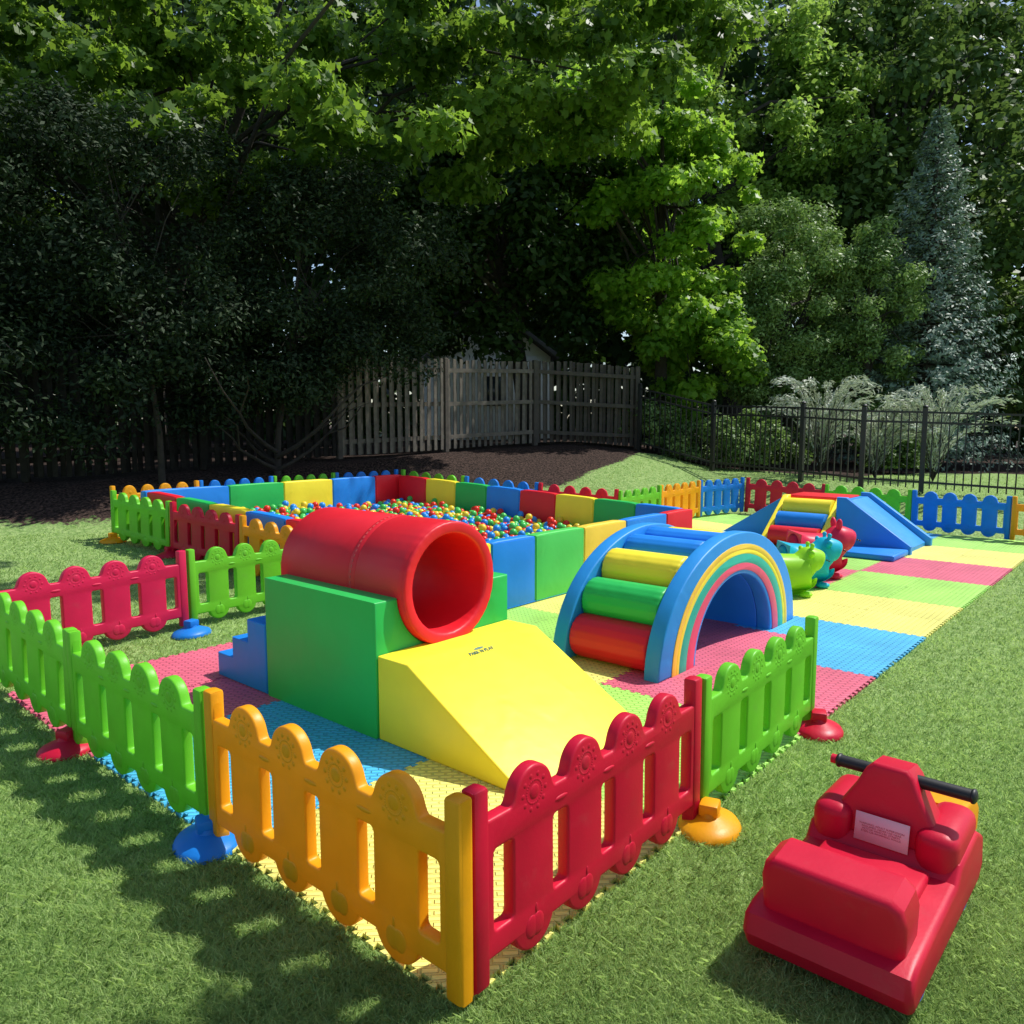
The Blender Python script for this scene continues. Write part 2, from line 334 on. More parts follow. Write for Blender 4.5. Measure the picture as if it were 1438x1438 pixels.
# ---------------------------------------------------------------- picket panels
PLN=1.30; PH=.60
def panel_mesh():
    pk=[.26+.26*k for k in range(4)]; pw=.092
    hr=.090; lr=.095
    def top(x):
        z=.495
        for c in pk:
            d=abs(x-c)
            if d<hr: z=max(z,.498+math.sqrt(hr**2-d*d))
            elif d<hr+.014: z=max(z,.495+.018*(1-(d-hr)/.014)**2)
        if x<.060 or x>PLN-.060: z=.592
        return z
    def bot(x):
        z=.090
        for c in pk:
            d=abs(x-c)
            if d<lr: z=min(z,.121-math.sqrt(lr**2-d*d)*1.0)
        if x<.060 or x>PLN-.060: z=.02
        return z
    n=230; xs=[PLN*i/n for i in range(n+1)]
    outer=[(x,bot(x)) for x in xs]+[(x,top(x)) for x in reversed(xs)]
    holes=[]
    edges=[.082]+[e for c in pk for e in (c-pw,c+pw)]+[PLN-.082]
    for k in range(5):
        a,b=edges[2*k],edges[2*k+1]
        a+=.002;b-=.002
        z0,z1=.165,.402; r=.014
        h=[]
        for (cx,cz,t0) in [(b-r,z0+r,-90),(b-r,z1-r,0),(a+r,z1-r,90),(a+r,z0+r,180)]:
            for q in range(4):
                t=math.radians(t0+30*q); h.append((cx+r*math.cos(t),cz+r*math.sin(t)))
        holes.append(h[::-1])
    me=prism(outer,holes,.046,.009,'uz',2)
    bm=bmesh.new(); bm.from_mesh(me)
    for x in (.030,PLN-.030):
        box_into(bm,x,0,.307,.058,.056,.574,.010,2)
    for c in pk:
        for s in (-1,1):
            y=s*.0222
            ell_into(bm,(c,y,.508),(.023,.004,.023),18,8)
            for q in range(28):
                t=q*math.pi/14
                ell_into(bm,(c+.035*math.cos(t),y,.508+.035*math.sin(t)),(.0048,.0022,.0048),6,4)
            for q in range(10):
                t=q*math.pi/5
                ell_into(bm,(c+.052*math.cos(t),y,.508+.052*math.sin(t)),(.009,.0022,.009),8,5)
            ell_into(bm,(c-.014,y,.098),(.030,.005,.036),14,8); ell_into(bm,(c+.014,y,.098),(.030,.005,.036),14,8)
            ell_into(bm,(c+.008,y,.148),(.006,.004,.016),8,6)
            if c<.9: ell_into(bm,(c+.13,y*1.02,.444),(.034,.004,.008),12,6)
    return bm_mesh(bm,ang=40)
pm=panel_mesh(); pm.materials.append(plastic['red'])
def panel(p0,p1,col,h=.60,label=None):
    p0=Vector(p0);p1=Vector(p1); d=p1-p0; L_=d.length; th=math.atan2(d.y,d.x)
    z0=T(*p0); z1=T(*p1); base=.012
    o=obj("picket_fence_panel",pm,None,plastic[col],(p0.x,p0.y,z0+base),(random.uniform(-.010,.010),-math.atan2(z1-z0,L_),th))
    o.scale=(L_/PLN*.995,1,h/.6)
    tag(o,label or "%s plastic picket fence panel with rounded tops"%({'yellow':'orange yellow'}.get(col,col)),"fence panel","plastic picket fence panels around the play area")
def foot_mesh():
    bm=bmesh.new()
    prof=[(.0,.075),(.045,.075),(.052,.06),(.10,.042),(.138,.028),(.15,.012),(.15,0),(0,0)]
    n=28; rings=[]
    for r,z in prof:
        rings.append([bm.verts.new((r*math.cos(2*math.pi*j/n)*1.0,r*math.sin(2*math.pi*j/n)*.82,z)) for j in range(n)] if r>0 else [bm.verts.new((0,0,z))])
    for a,b in zip(rings,rings[1:]):
        for j in range(n):
            q=[a[j%len(a)],a[(j+1)%len(a)],b[(j+1)%len(b)],b[j%len(b)]]
            q=list(dict.fromkeys(q)); bm.faces.new(q)
    bmesh.ops.recalc_face_normals(bm,faces=bm.faces)
    box_into(bm,0,0,.085,.085,.075,.05,.01,2)
    return bm_mesh(bm,ang=35)
fmesh=foot_mesh(); fmesh.materials.append(plastic['red'])
def foot(u,v,col,rot=0,s=1):
    o=obj("fence_foot",fmesh,None,plastic[col],(u,v,T(u,v)+.004),(0,0,rot)); o.scale=(s,s,s)
    tag(o,"%s plastic fence foot on the ground"%col,"fence foot","plastic feet under the picket fence")
F=1.405
panel((F,F-.028),(F,F+1.325),'yellow',.61,"orange yellow plastic picket panel beside the grass")
panel((F,F+1.335),(F,F+2.66),'green',.60,"green plastic picket panel casting shade on the grass")
panel((F,F+2.665),(F+.02,F+4.0),'green')
panel((F+.034,F),(F+1.335,F),'red',.61,"crimson plastic picket panel joined to an orange one")
panel((F+1.345,F),(F+2.66,F+.03),'green',.60,"green plastic picket panel ending at a red foot")
panel((1.46,5.58),(2.78,5.66),'pink',.60,"crimson plastic picket panel beside blue foot")
panel((2.79,5.66),(3.98,5.68),'green')
panel((3.85,9.6),(3.93,8.31),'green'); panel((3.93,8.30),(4.0,7.01),'red'); panel((4.0,7.0),(4.03,5.72),'yellow')
pts=[(3.87,9.66),(5.0,9.72),(6.1,9.74),(7.15,9.74),(8.35,9.7)]
for a,b,c in zip(pts,pts[1:],['yellow','blue','green','blue']): panel(a,b,c,.64)
pts=[(8.38,9.66),(8.5,8.35),(8.74,7.1),(9.02,5.92)]
for a,b,c in zip(pts,pts[1:],['green','blue','red']): panel(a,b,c,.64)
pts=[(9.03,5.9),(10.25,5.97),(11.55,6.0),(12.75,5.8)]
for a,b,c in zip(pts,pts[1:],['green','yellow','blue']): panel(a,b,c,.62)
pts=[(12.77,5.78),(12.88,4.47),(12.65,3.1),(12.4,1.8),(12.3,.6)]
for a,b,c in zip(pts,pts[1:],['red','green','blue','yellow']): panel(a,b,c,.62)
foot(F+1.34,F-.06,'yellow',.3); foot(F+2.62,F-.03,'red',.4); foot(F-.03,F+1.33,'blue',1.2); foot(F-.04,F+2.67,'red',.4)
foot(2.72,5.50,'blue',.3); foot(3.80,9.5,'yellow',0); foot(3.9,8.3,'red'); foot(F,F+4.05,'green'); foot(12.7,3.1,'blue'); foot(12.9,4.5,'yellow')

# ---------------------------------------------------------------- ball pit
A_=(4.05,9.30);B_=(8.0,9.30);C_=(8.20,4.33);D_=(4.22,4.33)
pit=thing("ball_pit","large padded ball pit with red yellow green blue walls","ball pit",(D_[0],D_[1],.02))
WH=.60; WT=.13
def wall(p,q,cols,cuts=None):
    p=Vector(p);q=Vector(q); d=(q-p); L_=d.length; th=math.atan2(d.y,d.x); n=len(cols)
    cuts=cuts or [k/n for k in range(n+1)]
    for k,c in enumerate(cols):
        a=p+d*cuts[k]; b=p+d*cuts[k+1]; m=(a+b)/2; ln=(b-a).length-.004
        me=pillow(ln,WT,WH,.005,6); me.transform(Matrix.Translation((0,0,WH/2)))
        za=T(*a);zb=T(*b)
        obj("wall_panel",me,pit,vinyl[c],(m.x-D_[0],m.y-D_[1],T(m.x,m.y)-.003),(0,-math.atan2(zb-za,(b-a).length),th))
off=WT/2
wall((D_[0],D_[1]+off),(C_[0]-.0,C_[1]+off),['red','yellow','blue','lime','orange','blue','red'],[0,.06,.13,.275,.46,.645,.85,1])
wall((C_[0]-off,C_[1]+WT+.006),(B_[0]-off,B_[1]-WT-.006),['blue','green','yellow','red','blue','green','yellow','red'])
wall((A_[0],A_[1]-off),(B_[0],B_[1]-off),['blue','green','yellow','blue','red'],[0,.27,.47,.67,.865,1])
wall((D_[0]+off,D_[1]+WT+.006),(A_[0]+off,A_[1]-WT-.006),['yellow','green','red','blue','yellow','green','red'])
bm=bmesh.new(); f=[bm.verts.new((x-D_[0],y-D_[1],T(x,y)-.0 -.004)) for x,y in (D_,C_,B_,A_)]; bm.faces.new(f); obj("floor_mat",bm_mesh(bm),pit,foamm['blue'],(0,0,.012))
# balls
BR=.047; bcol=['red','yellow','green','blue']
BC=dict(red=(.88,.04,.02),yellow=(.98,.74,.05),green=(.09,.64,.12),blue=(.03,.34,.90))
bmat=[surf("ball_"+k,BC[k],.28,5,.02,.001,.2,.03) for k in bcol]
bm=bmesh.new(); bmesh.ops.create_uvsphere(bm,u_segments=14,v_segments=9,radius=BR); sph=bm_mesh(bm,ang=180); sph.materials.append(bmat[0])
P=[]
y=D_[1]+WT+BR+.01; r=0
while y<B_[1]-WT-BR:
    t=(y-D_[1])/(B_[1]-D_[1]); xl=D_[0]+(A_[0]-D_[0])*t+WT+BR; xr=C_[0]+(B_[0]-C_[0])*t-WT-BR
    x=xl+(r%2)*BR
    while x<xr:
        if rng.uniform()>.10:
            hz=.225+.06*math.sin(x*1.9+1)*math.cos(y*1.7)+rng.uniform(-.03,.03)
            P.append((x+rng.normal(0,.010),y+rng.normal(0,.010),hz+T(x,y)))
            if rng.uniform()<.14: P.append((x+BR*.9,y+BR*.5,hz+.065+T(x,y)))
        x+=BR*2.06
    y+=BR*1.84; r+=1
P=np.array(P); cidx=rng.integers(0,4,len(P))
X=P[:,0]*SA-P[:,1]*CA; Y=P[:,0]*CA+P[:,1]*SA
clear=(P[:,1]>5.95)&(P[:,0]>5.7)&(X/Y>-.03)
order=np.argsort(np.where(clear,Y,Y+100)); ind=set(order[:300].tolist())
for k in order[:300]:
    c=int(cidx[k]); o=obj("pit_ball",sph,None,bmat[c],tuple(P[k])); tag(o,"%s plastic play ball resting in the ball pit"%bcol[c],"ball","plastic balls in the ball pit")
bs=bmesh.new(); bmesh.ops.create_uvsphere(bs,u_segments=9,v_segments=6,radius=BR); bs.verts.ensure_lookup_table()
sv=np.array([v.co[:] for v in bs.verts]); sf=[[v.index for v in f.verts] for f in bs.faces]; bs.free()
rest=[k for k in range(len(P)) if k not in ind]
V=(P[rest][:,None,:]+sv[None]).reshape(-1,3); nf=len(sf)
me=bpy.data.meshes.new("pile"); base=np.arange(len(rest))*len(sv)
lt=np.concatenate([[len(f)] for f in sf]); fl=np.concatenate(sf)
me.vertices.add(len(V)); me.vertices.foreach_set("co",V.astype(np.float32).ravel())
li=(base[:,None]+fl[None,:]).ravel().astype(np.int32); ls=np.tile(lt,len(rest)); st=np.concatenate([[0],np.cumsum(ls)[:-1]]).astype(np.int32)
me.loops.add(len(li)); me.loops.foreach_set("vertex_index",li); me.polygons.add(len(st)); me.polygons.foreach_set("loop_start",st); me.update(calc_edges=True)
for m in bmat: me.materials.append(m)
me.polygons.foreach_set("material_index",np.repeat(cidx[rest],nf).astype(np.int32)); me.shade_smooth()
o=obj("play_balls",me,None,None,kind="stuff"); tag(o,"mass of multicoloured plastic play balls filling the pit","play balls")

# ---------------------------------------------------------------- tunnel climbing set
U0,V0=2.42,3.0; TU=.485
blk=[(0,0),(1.0,0),(1.0,.70)]
R=.338; cz=.732
a0=math.asin((cz-.70)/R)
arc=[(TU+R*math.cos(t),cz+R*math.sin(t)) for t in np.linspace(-a0,-math.pi+a0,28)]
blk+=arc+[(0,.70)]
o=obj("cradle_block",prism(blk,[],1.0,.012,'uz'),None,vinyl['green'],(U0,V0+.5,.018)); tag(o,"green foam block with curved cradle holding a red tunnel","foam block")
root=thing("foam_tunnel","red padded foam tunnel resting in green cradle block","foam tunnel",(U0+TU,V0-.05,.018+cz))
Ro=.335; Ri=.268; Lc=1.12
bm=bmesh.new(); n=192
prof=[(Ri,.55),(Ri,.04),(Ri+.002,.014),(Ri+.008,.004),(Ri+.018,0),(Ro-.014,-.001),(Ro-.005,.001),(Ro-.001,.008),(Ro,.016),(Ro-.004,.019),(Ro-.0005,.023),(Ro,.06),(Ro,.40),(Ro-.003,.405),(Ro,.41),(Ro,.46),(Ro-.003,.465),(Ro,.47),(Ro,Lc-.025),(Ro-.01,Lc-.005),(Ro-.03,Lc),(Ri+.03,Lc),(Ri,Lc-.02)]
puck=[0,.4,.7,.8,.6,.5,.7,.8,.8,.9,.8,.3]+[0]*11
rings=[]
for (r,y),pk_ in zip(prof,puck):
    ring=[]
    for j in range(n):
        t=2*math.pi*j/n
        w=.0013*pk_*(math.sin(41*t)+.7*math.sin(29*t+1.3))*.6
        sag=.003*math.sin(2*t+.6)
        ring.append(bm.verts.new(((r+w+sag)*math.cos(t),y-w*.5,(r+w+sag)*math.sin(t))))
    rings.append(ring)
for a,b in zip(rings,rings[1:]+rings[:1]):
    for j in range(n): bm.faces.new((a[j],a[(j+1)%n],b[(j+1)%n],b[j]))
bmesh.ops.recalc_face_normals(bm,faces=bm.faces)
obj("shell",bm_mesh(bm,ang=50),root,vinyl['red'])
bm=bmesh.new(); n=72
for j in range(n):
    t=2*math.pi*j/n; rs_=Ro+.003*math.sin(2*t+.6)
    box_into(bm,rs_*math.cos(t),.437,rs_*math.sin(t),.005,.006,.016,0,rot=Matrix.Rotation(-t,3,'Y'))
obj("stitching",bm_mesh(bm),root,surf("stitch_thread",(.62,.10,.10),.7),kind="stuff")
# ramp
rp=[(0,0),(-.94,0),(-.94,.018),(-.22,.43),(0,.43)]
root=thing("foam_ramp","yellow foam ramp wedge with small printed logo","foam ramp",(U0+.5,V0-.004,.018))
obj("wedge",prism([(x,y) for x,y in rp],[],.985,.010,'vz'),root,vinyl['yellow'])
def text_mesh(body,size,ext=.0008):
    t=bpy.data.curves.new("t","FONT"); t.body=body; t.size=size; t.extrude=ext; t.align_x='CENTER'; t.align_y='CENTER'
    o=bpy.data.objects.new("t",t); C.objects.link(o); dg=bpy.context.evaluated_depsgraph_get(); me=bpy.data.meshes.new_from_object(o.evaluated_get(dg)); bpy.data.objects.remove(o); me.materials.clear(); return me
ang=math.atan2(.412,.72)
def onslope(y,lift=.0016,x=-.02): return (x,y-lift*math.sin(ang),.43-(-.22-y)*math.tan(ang)+lift)
obj("logo",text_mesh("PARK N PLAY",.030,.0010),root,M_logo,onslope(-.268,.002),(ang,0,0))
bm=bmesh.new(); ell_into(bm,(0,0,0),(.035,.007,.0008),20,6); obj("logo_mark",bm_mesh(bm),root,M_logo,onslope(-.247,.0018),(ang,0,0))
# stairs
sp=[(0,0),(.56,0),(.56,.15),(.38,.15),(.38,.28),(.20,.28),(.20,.42),(0,.42)]
o=obj("foam_steps",prism(sp,[],1.0,.012,'vz'),None,vinyl['blue'],(U0+.5,V0+1.006,.018)); tag(o,"blue foam steps leading up to green block","foam steps")

# ---------------------------------------------------------------- rainbow arch climber
UC=5.17; RW=1.07; RH=.82; v0=2.37; v1=3.20; rt=.11
root=thing("rainbow_arch_climber","rainbow foam arch climber with padded coloured rolls","arch climber",(UC,v0,.018))
def ell(a,b,n=40,t0=0,t1=math.pi): return [(a*math.cos(t),b*math.sin(t)) for t in np.linspace(t0,t1,n)]
def band(a1,b1,a0,b0): return ell(a1,b1)+ell(a0,b0)[::-1]
IW,IH=.60,.52
for vv in (rt/2,(v1-v0)-rt/2):
    obj("side_arch",prism(band(RW,RH,IW,IH),[],rt,.012,'uz'),root,vinyl['sky'],(0,vv,0))
def bandmesh(a1,b1,a0,b0,d=.006): return prism(band(a1,b1,a0,b0),[],d,.0015,'uz',1)
st=[('orange',.915,.735),('yellow',.865,.695),('teal',.83,.665),('pink',.735,.60)]
ends=[(.865,.695),(.83,.665),(.735,.60),(.635,.55)]
for (c,a1,b1),(a0,b0) in zip(st,ends):
    obj("rainbow_stripe",bandmesh(a1,b1,a0,b0),root,vinyl[c],(0,-.002,0))
core=prism(band(RW-.17,RH-.16,IW,IH),[],(v1-v0)-2*rt-.004,.004,'uz'); obj("core",core,root,vinyl['blue'],(0,(v1-v0)/2,0))
cols=['red','green','yellow','blue','blue','yellow','green','red','blue']
angs=[169,146,125,107,90,73,55,34,11]
for c,t in zip(cols,angs):
    t=math.radians(t); a,b=RW-.16,RH-.145
    r=.148 if abs(math.cos(t))>.4 else .13
    bm=bmesh.new(); 
    n=96; L_=(v1-v0)-2*rt-.012; prof=[(0.001,0,0),(r-.02,0,0),(r-.005,.006,1),(r,.02,1.4),(r+.001,.07,.3),(r+.001,L_-.07,.3),(r,L_-.02,1.4),(r-.005,L_-.006,1),(r-.02,L_,0),(.001,L_,0)]
    rings=[[bm.verts.new(((rr+.0014*pk_*math.sin(19*th_))*math.cos(th_),y,(rr+.0014*pk_*math.sin(19*th_))*math.sin(th_))) for th_ in [2*math.pi*j/n for j in range(n)]] for rr,y,pk_ in prof]
    for p_,q_ in zip(rings,rings[1:]):
        for j in range(n): bm.faces.new((p_[j],p_[(j+1)%n],q_[(j+1)%n],q_[j]))
    bmesh.ops.recalc_face_normals(bm,faces=bm.faces)
    obj("roll",bm_mesh(bm,ang=50),root,vinyl[c],(a*math.cos(t),rt+.006,max(b*math.sin(t),r+.002)))

# ---------------------------------------------------------------- far step and slide set
root=thing("step_and_slide_set","blue foam slide set with yellow railed steps","foam slide",(10.55,3.40,.018))
def part(name,me,c,loc,rot=None): return obj(name,me,root,vinyl[c],loc,rot)
pw=.80
part("platform",rbox(.62,pw,.56,.015,3,(0,0,.28)),'blue',(.35,.4,0))
part("top_pad",rbox(.60,pw-.02,.05,.015,3,(0,0,.0)),'red',(.35,.4,.588))
for k,(c) in enumerate(['red','blue','yellow']):
    r=.13; bm=bmesh.new(); cyl_into(bm,(0,.09,0),(0,pw-.09,0),r,r,28); part("roll",bm_mesh(bm,ang=50),c,(-.62+.23*k,0,.135+.165*k))
for y in (.04,pw-.04):
    part("side_rail",prism([(-.80,0),(.03,0),(.03,.62),(-.06,.62),(-.80,.08)],[],.08,.012,'uz'),'yellow',(0,y,0))
part("slide_wedge",prism([(0,0),(-.84,0),(-.84,.05),(-.10,.60),(0,.60)],[],.86,.014,'vz'),'sky',(.20,-.005,0))
part("slide_rail",prism([(0,0),(-.90,0),(-.90,.10),(-.12,.65),(0,.65)],[],.09,.014,'vz'),'blue',(-.28,-.005,0))
part("slide_rail",prism([(0,0),(-.90,0),(-.90,.10),(-.12,.65),(0,.65)],[],.09,.014,'vz'),'sky',(.68,-.005,0))
part("landing_pad",rbox(.62,.62,.07,.02,3,(0,0,.035)),'blue',(-.66,-.58,0))
part("wing_wedge",prism([(0,0),(.90,0),(.90,.03),(.05,.57),(0,.57)],[],.62,.014,'vz'),'sky',(.35,pw+.005,0))

# ---------------------------------------------------------------- hopper animals
def hopper(u,v,col,th,s,label,horns):
    M=surf("hopper_"+label.split()[0],col,.42,4,.05,.01,.18,.05,spec=.3)
    root=thing("animal_hopper",label,"bouncy toy",(u,v,.018),(0,0,th),"inflatable animal hoppers")
    # rump, belly, chest, neck, skull, muzzle, nose, legs, tail
    vs=[(-.20,0,.24),(-.06,0,.23),(.07,0,.245),(.145,0,.325),(.19,0,.405),(.28,0,.38),(.335,0,.36),
        (-.20,.09,.13),(-.22,.12,.06),(-.20,-.09,.13),(-.22,-.12,.06),(.09,.09,.13),(.12,.12,.06),(.09,-.09,.13),(.12,-.12,.06),(-.33,0,.28),(-.38,0,.33)]
    rs=[.215,.215,.205,.14,.185,.125,.12,.11,.10,.11,.10,.105,.095,.105,.095,.05,.035]
    es=[(1,0),(1,2),(2,3),(3,4),(4,5),(5,6),(0,7),(7,8),(0,9),(9,10),(2,11),(11,12),(2,13),(13,14),(0,15),(15,16)]
    me=bpy.data.meshes.new("b"); me.from_pydata([(x*s,y*s,z*s) for x,y,z in vs],es,[]); o=bpy.data.objects.new("b",me); C.objects.link(o)
    md=o.modifiers.new("s",'SKIN'); md.use_smooth_shade=True
    sv=me.skin_vertices[0].data
    for i,r in enumerate(rs): sv[i].radius=(r*s,r*s); sv[i].use_root=(i==1)
    m2=o.modifiers.new("ss",'SUBSURF'); m2.levels=2; m2.render_levels=2
    dg=bpy.context.evaluated_depsgraph_get(); mm=bpy.data.meshes.new_from_object(o.evaluated_get(dg)); bpy.data.objects.remove(o)
    mm.shade_smooth(); obj("body",mm,root,M)
    for sg in (-1,1):
        bm=bmesh.new(); ell_into(bm,(0,0,0),(.028*s,.07*s if horns else .042*s,.036*s if horns else .065*s),14,10)
        obj("ear",bm_mesh(bm,ang=180),root,M,(.16*s,sg*(.155 if horns else .075)*s,(.465 if horns else .54)*s),(sg*(.5 if horns else -.3),0,0))
        if horns:
            bm=bmesh.new(); cyl_into(bm,(.19*s,sg*.05*s,.48*s),(.195*s,sg*.07*s,.545*s),.026*s,.016*s,12); ell_into(bm,(.195*s,sg*.07*s,.55*s),(.024*s,)*3,12,8)
            obj("horn",bm_mesh(bm,ang=60),root,M)
        bm=bmesh.new(); ell_into(bm,(.265*s,sg*.080*s,.442*s),(.020*s,.016*s,.026*s),12,8); obj("eye",bm_mesh(bm,ang=180),root,M_eye)
        bm=bmesh.new(); ell_into(bm,(.395*s,sg*.03*s,.375*s),(.010*s,.010*s,.010*s),10,6); obj("nostril",bm_mesh(bm,ang=180),root,M_eye)
        for xx in (-.225,.125):
            bm=bmesh.new(); ell_into(bm,(xx*s,sg*.122*s,.030*s),(.072*s,.064*s,.032*s),14,8); obj("hoof",bm_mesh(bm,ang=180),root,M)
hopper(7.10,2.74,(.38,.80,.03),math.radians(-50),.86,"green inflatable animal hopper with horns standing on foam mat",True)
hopper(7.62,2.78,(.01,.50,.70),math.radians(-50),.92,"light blue inflatable animal hopper standing between two others",True)
hopper(8.16,2.86,(.84,.03,.09),math.radians(-50),1.02,"red inflatable animal hopper with short upright ears",False)

# ---------------------------------------------------------------- ride-on toy
root=thing("ride_on_toy","red plastic ride-on toy with black handlebar on grass","ride-on toy",(2.23,.68,.02)); root.scale=(1.07,1.07,.92)
RD=plastic['red']
def seg(name,me,m,loc=(0,0,0),rot=None): return obj(name,me,root,m,loc,rot)
body=[(-.10,.03),(.66,.03),(.72,.08),(.70,.20),(.60,.26),(.38,.24),(.34,.19),(.06,.18),(-.06,.17),(-.115,.15),(-.13,.09)]
seg("body",prism(body,[],.44,.022,'uz',3),RD)
for sg in (-1,1):
    bm=bmesh.new(); box_into(bm,.50,sg*.15,.22,.30,.12,.22,.045,4); seg("fender",bm_mesh(bm,ang=40),RD)
bk=[(-.17,0),(.17,0),(.184,.04),(.188,.15),(.178,.20),(.15,.226),(-.15,.226),(-.178,.20),(-.188,.15),(-.184,.04)]
seg("backrest",prism(bk,[],.15,.026,'vz',4),RD,(.0,0,.125),(0,math.radians(-6),0))
bm=bmesh.new(); box_into(bm,.07,0,.335,.0,.0,.0) if False else box_into(bm,.0,0,.352,.07,.24,.012,.005,2); seg("backrest_ridge",bm_mesh(bm,ang=40),RD,(.012,0,-.008))
seg("seat",rbox(.26,.30,.05,.014,3,(.20,0,.19)),RD)
colm=[(-.175,0),(.175,0),(.160,.12),(.120,.20),(.094,.25),(.070,.31),(.050,.335),(-.050,.335),(-.070,.31),(-.094,.25),(-.120,.20),(-.160,.12)]
seg("steering_column",prism(colm,[],.13,.018,'vz',3),RD,(.44,0,.155),(0,math.radians(8),0))
bm=bmesh.new(); cyl_into(bm,(.475,-.20,.445),(.475,.19,.445),.017,.017,20); seg("handlebar",bm_mesh(bm,ang=60),RD)
for sg in (-1,1):
    e=.165 if sg>0 else .22
    bm=bmesh.new(); cyl_into(bm,(.475,sg*.06,.445),(.475,sg*e,.445),.022,.022,22); ell_into(bm,(.475,sg*e,.445),(.026,.012,.026),18,10); seg("grip",bm_mesh(bm,ang=60),M_black)
seg("label_sticker",rbox(.002,.155,.10,.0008,1),M_label,(.3695,-.0,.275),(0,math.radians(8),0))
tm_=text_mesh("WARNING: ADULT SUPERVISION\nREQUIRED. NEVER USE NEAR\nMOTOR VEHICLES, STREETS,\nSTEPS OR SWIMMING POOLS.",.0088,.0002)
seg("label_text",tm_,M_ink,(.3680,0,.275),(math.radians(90-8),0,math.radians(-90)))
seg("hood",prism([(.0,0),(.26,0),(.27,.10),(.20,.17),(.0,.20)],[],.34,.02,'uz',3),plastic['yellow'],(.64,0,.10))
for x in (0.02,.52):
    for sg in (-1,1):
        bm=bmesh.new(); cyl_into(bm,(x,sg*.15,.055),(x,sg*.210,.055),.062,.062,28); bmesh.ops.bevel(bm,geom=[e for e in bm.edges if abs((e.verts[0].co-e.verts[1].co).y)<.001],offset=.01,segments=2,affect='EDGES'); seg("wheel",bm_mesh(bm,ang=40),plastic['blue'])

# ---------------------------------------------------------------- wooden fence
def polyline_at(pts,d):
    for a,b in zip(pts,pts[1:]):
        L_=math.hypot(b[0]-a[0],b[1]-a[1])
        if d<=L_ or (b is pts[-1]): t=d/L_; return a[0]+(b[0]-a[0])*t,a[1]+(b[1]-a[1])*t,math.atan2(b[1]-a[1],b[0]-a[0])
        d-=L_
def plen(pts): return sum(math.hypot(b[0]-a[0],b[1]-a[1]) for a,b in zip(pts,pts[1:]))
cols_=[(-250,10.4),(120,11.1),(405,13.2),(600,15.2),(700,16.7),(800,17.6),(893,17.7)]
wp=[vw((c-719)/1100*y,y) for c,y in cols_]
root=thing("wooden_fence","weathered brown wooden board fence in tree shade","wooden fence",(wp[3][0],wp[3][1],1.0))
r0=Vector(root.location); TL=plen(wp); ns=int(TL/2.3); FH=1.83; Ldark=plen(wp[:3]); Lend=plen(wp[:6])
for s in range(ns+1):
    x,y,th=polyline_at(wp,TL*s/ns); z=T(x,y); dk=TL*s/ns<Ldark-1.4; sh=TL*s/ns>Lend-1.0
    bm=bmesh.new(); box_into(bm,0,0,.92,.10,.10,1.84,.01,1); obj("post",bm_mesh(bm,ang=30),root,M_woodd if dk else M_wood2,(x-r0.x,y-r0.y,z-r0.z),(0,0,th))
    if s<ns:
        bm=bmesh.new(); n=int(TL/ns/.086)
        for k in range(n):
            d=TL*(s+(k+.5)/n)/ns; xx,yy,tt=polyline_at(wp,d); zz=T(xx,yy)
            sd=1 if k%2 else -1
            nx,ny=-math.sin(tt),math.cos(tt)
            hgt=FH-.08+rng.uniform(-.012,.014)
            box_into(bm,xx-r0.x+nx*.035*sd,yy-r0.y+ny*.035*sd,zz-r0.z+.06+hgt/2,.070,.018,hgt,.002,1,Matrix.Rotation(tt,3,'Z')@Matrix.Rotation(rng.normal(0,.006),3,'Y'))
        for zr in (.3,.95,1.6):
            a=polyline_at(wp,TL*s/ns); b=polyline_at(wp,TL*(s+1)/ns)
            zz=(T(a[0],a[1])+T(b[0],b[1]))/2
            tt=math.atan2(b[1]-a[1],b[0]-a[0])
            box_into(bm,(a[0]+b[0])/2-r0.x,(a[1]+b[1])/2-r0.y,zz-r0.z+zr,math.hypot(b[0]-a[0],b[1]-a[1]),.04,.08,0,1,Matrix.Rotation(tt,3,'Z')@Matrix.Rotation(-math.atan2(T(b[0],b[1])-T(a[0],a[1]),2.3),3,'Y'))
        obj("board_section",bm_mesh(bm,ang=30),root,M_woodd if dk else (M_wood2 if sh else M_wood))
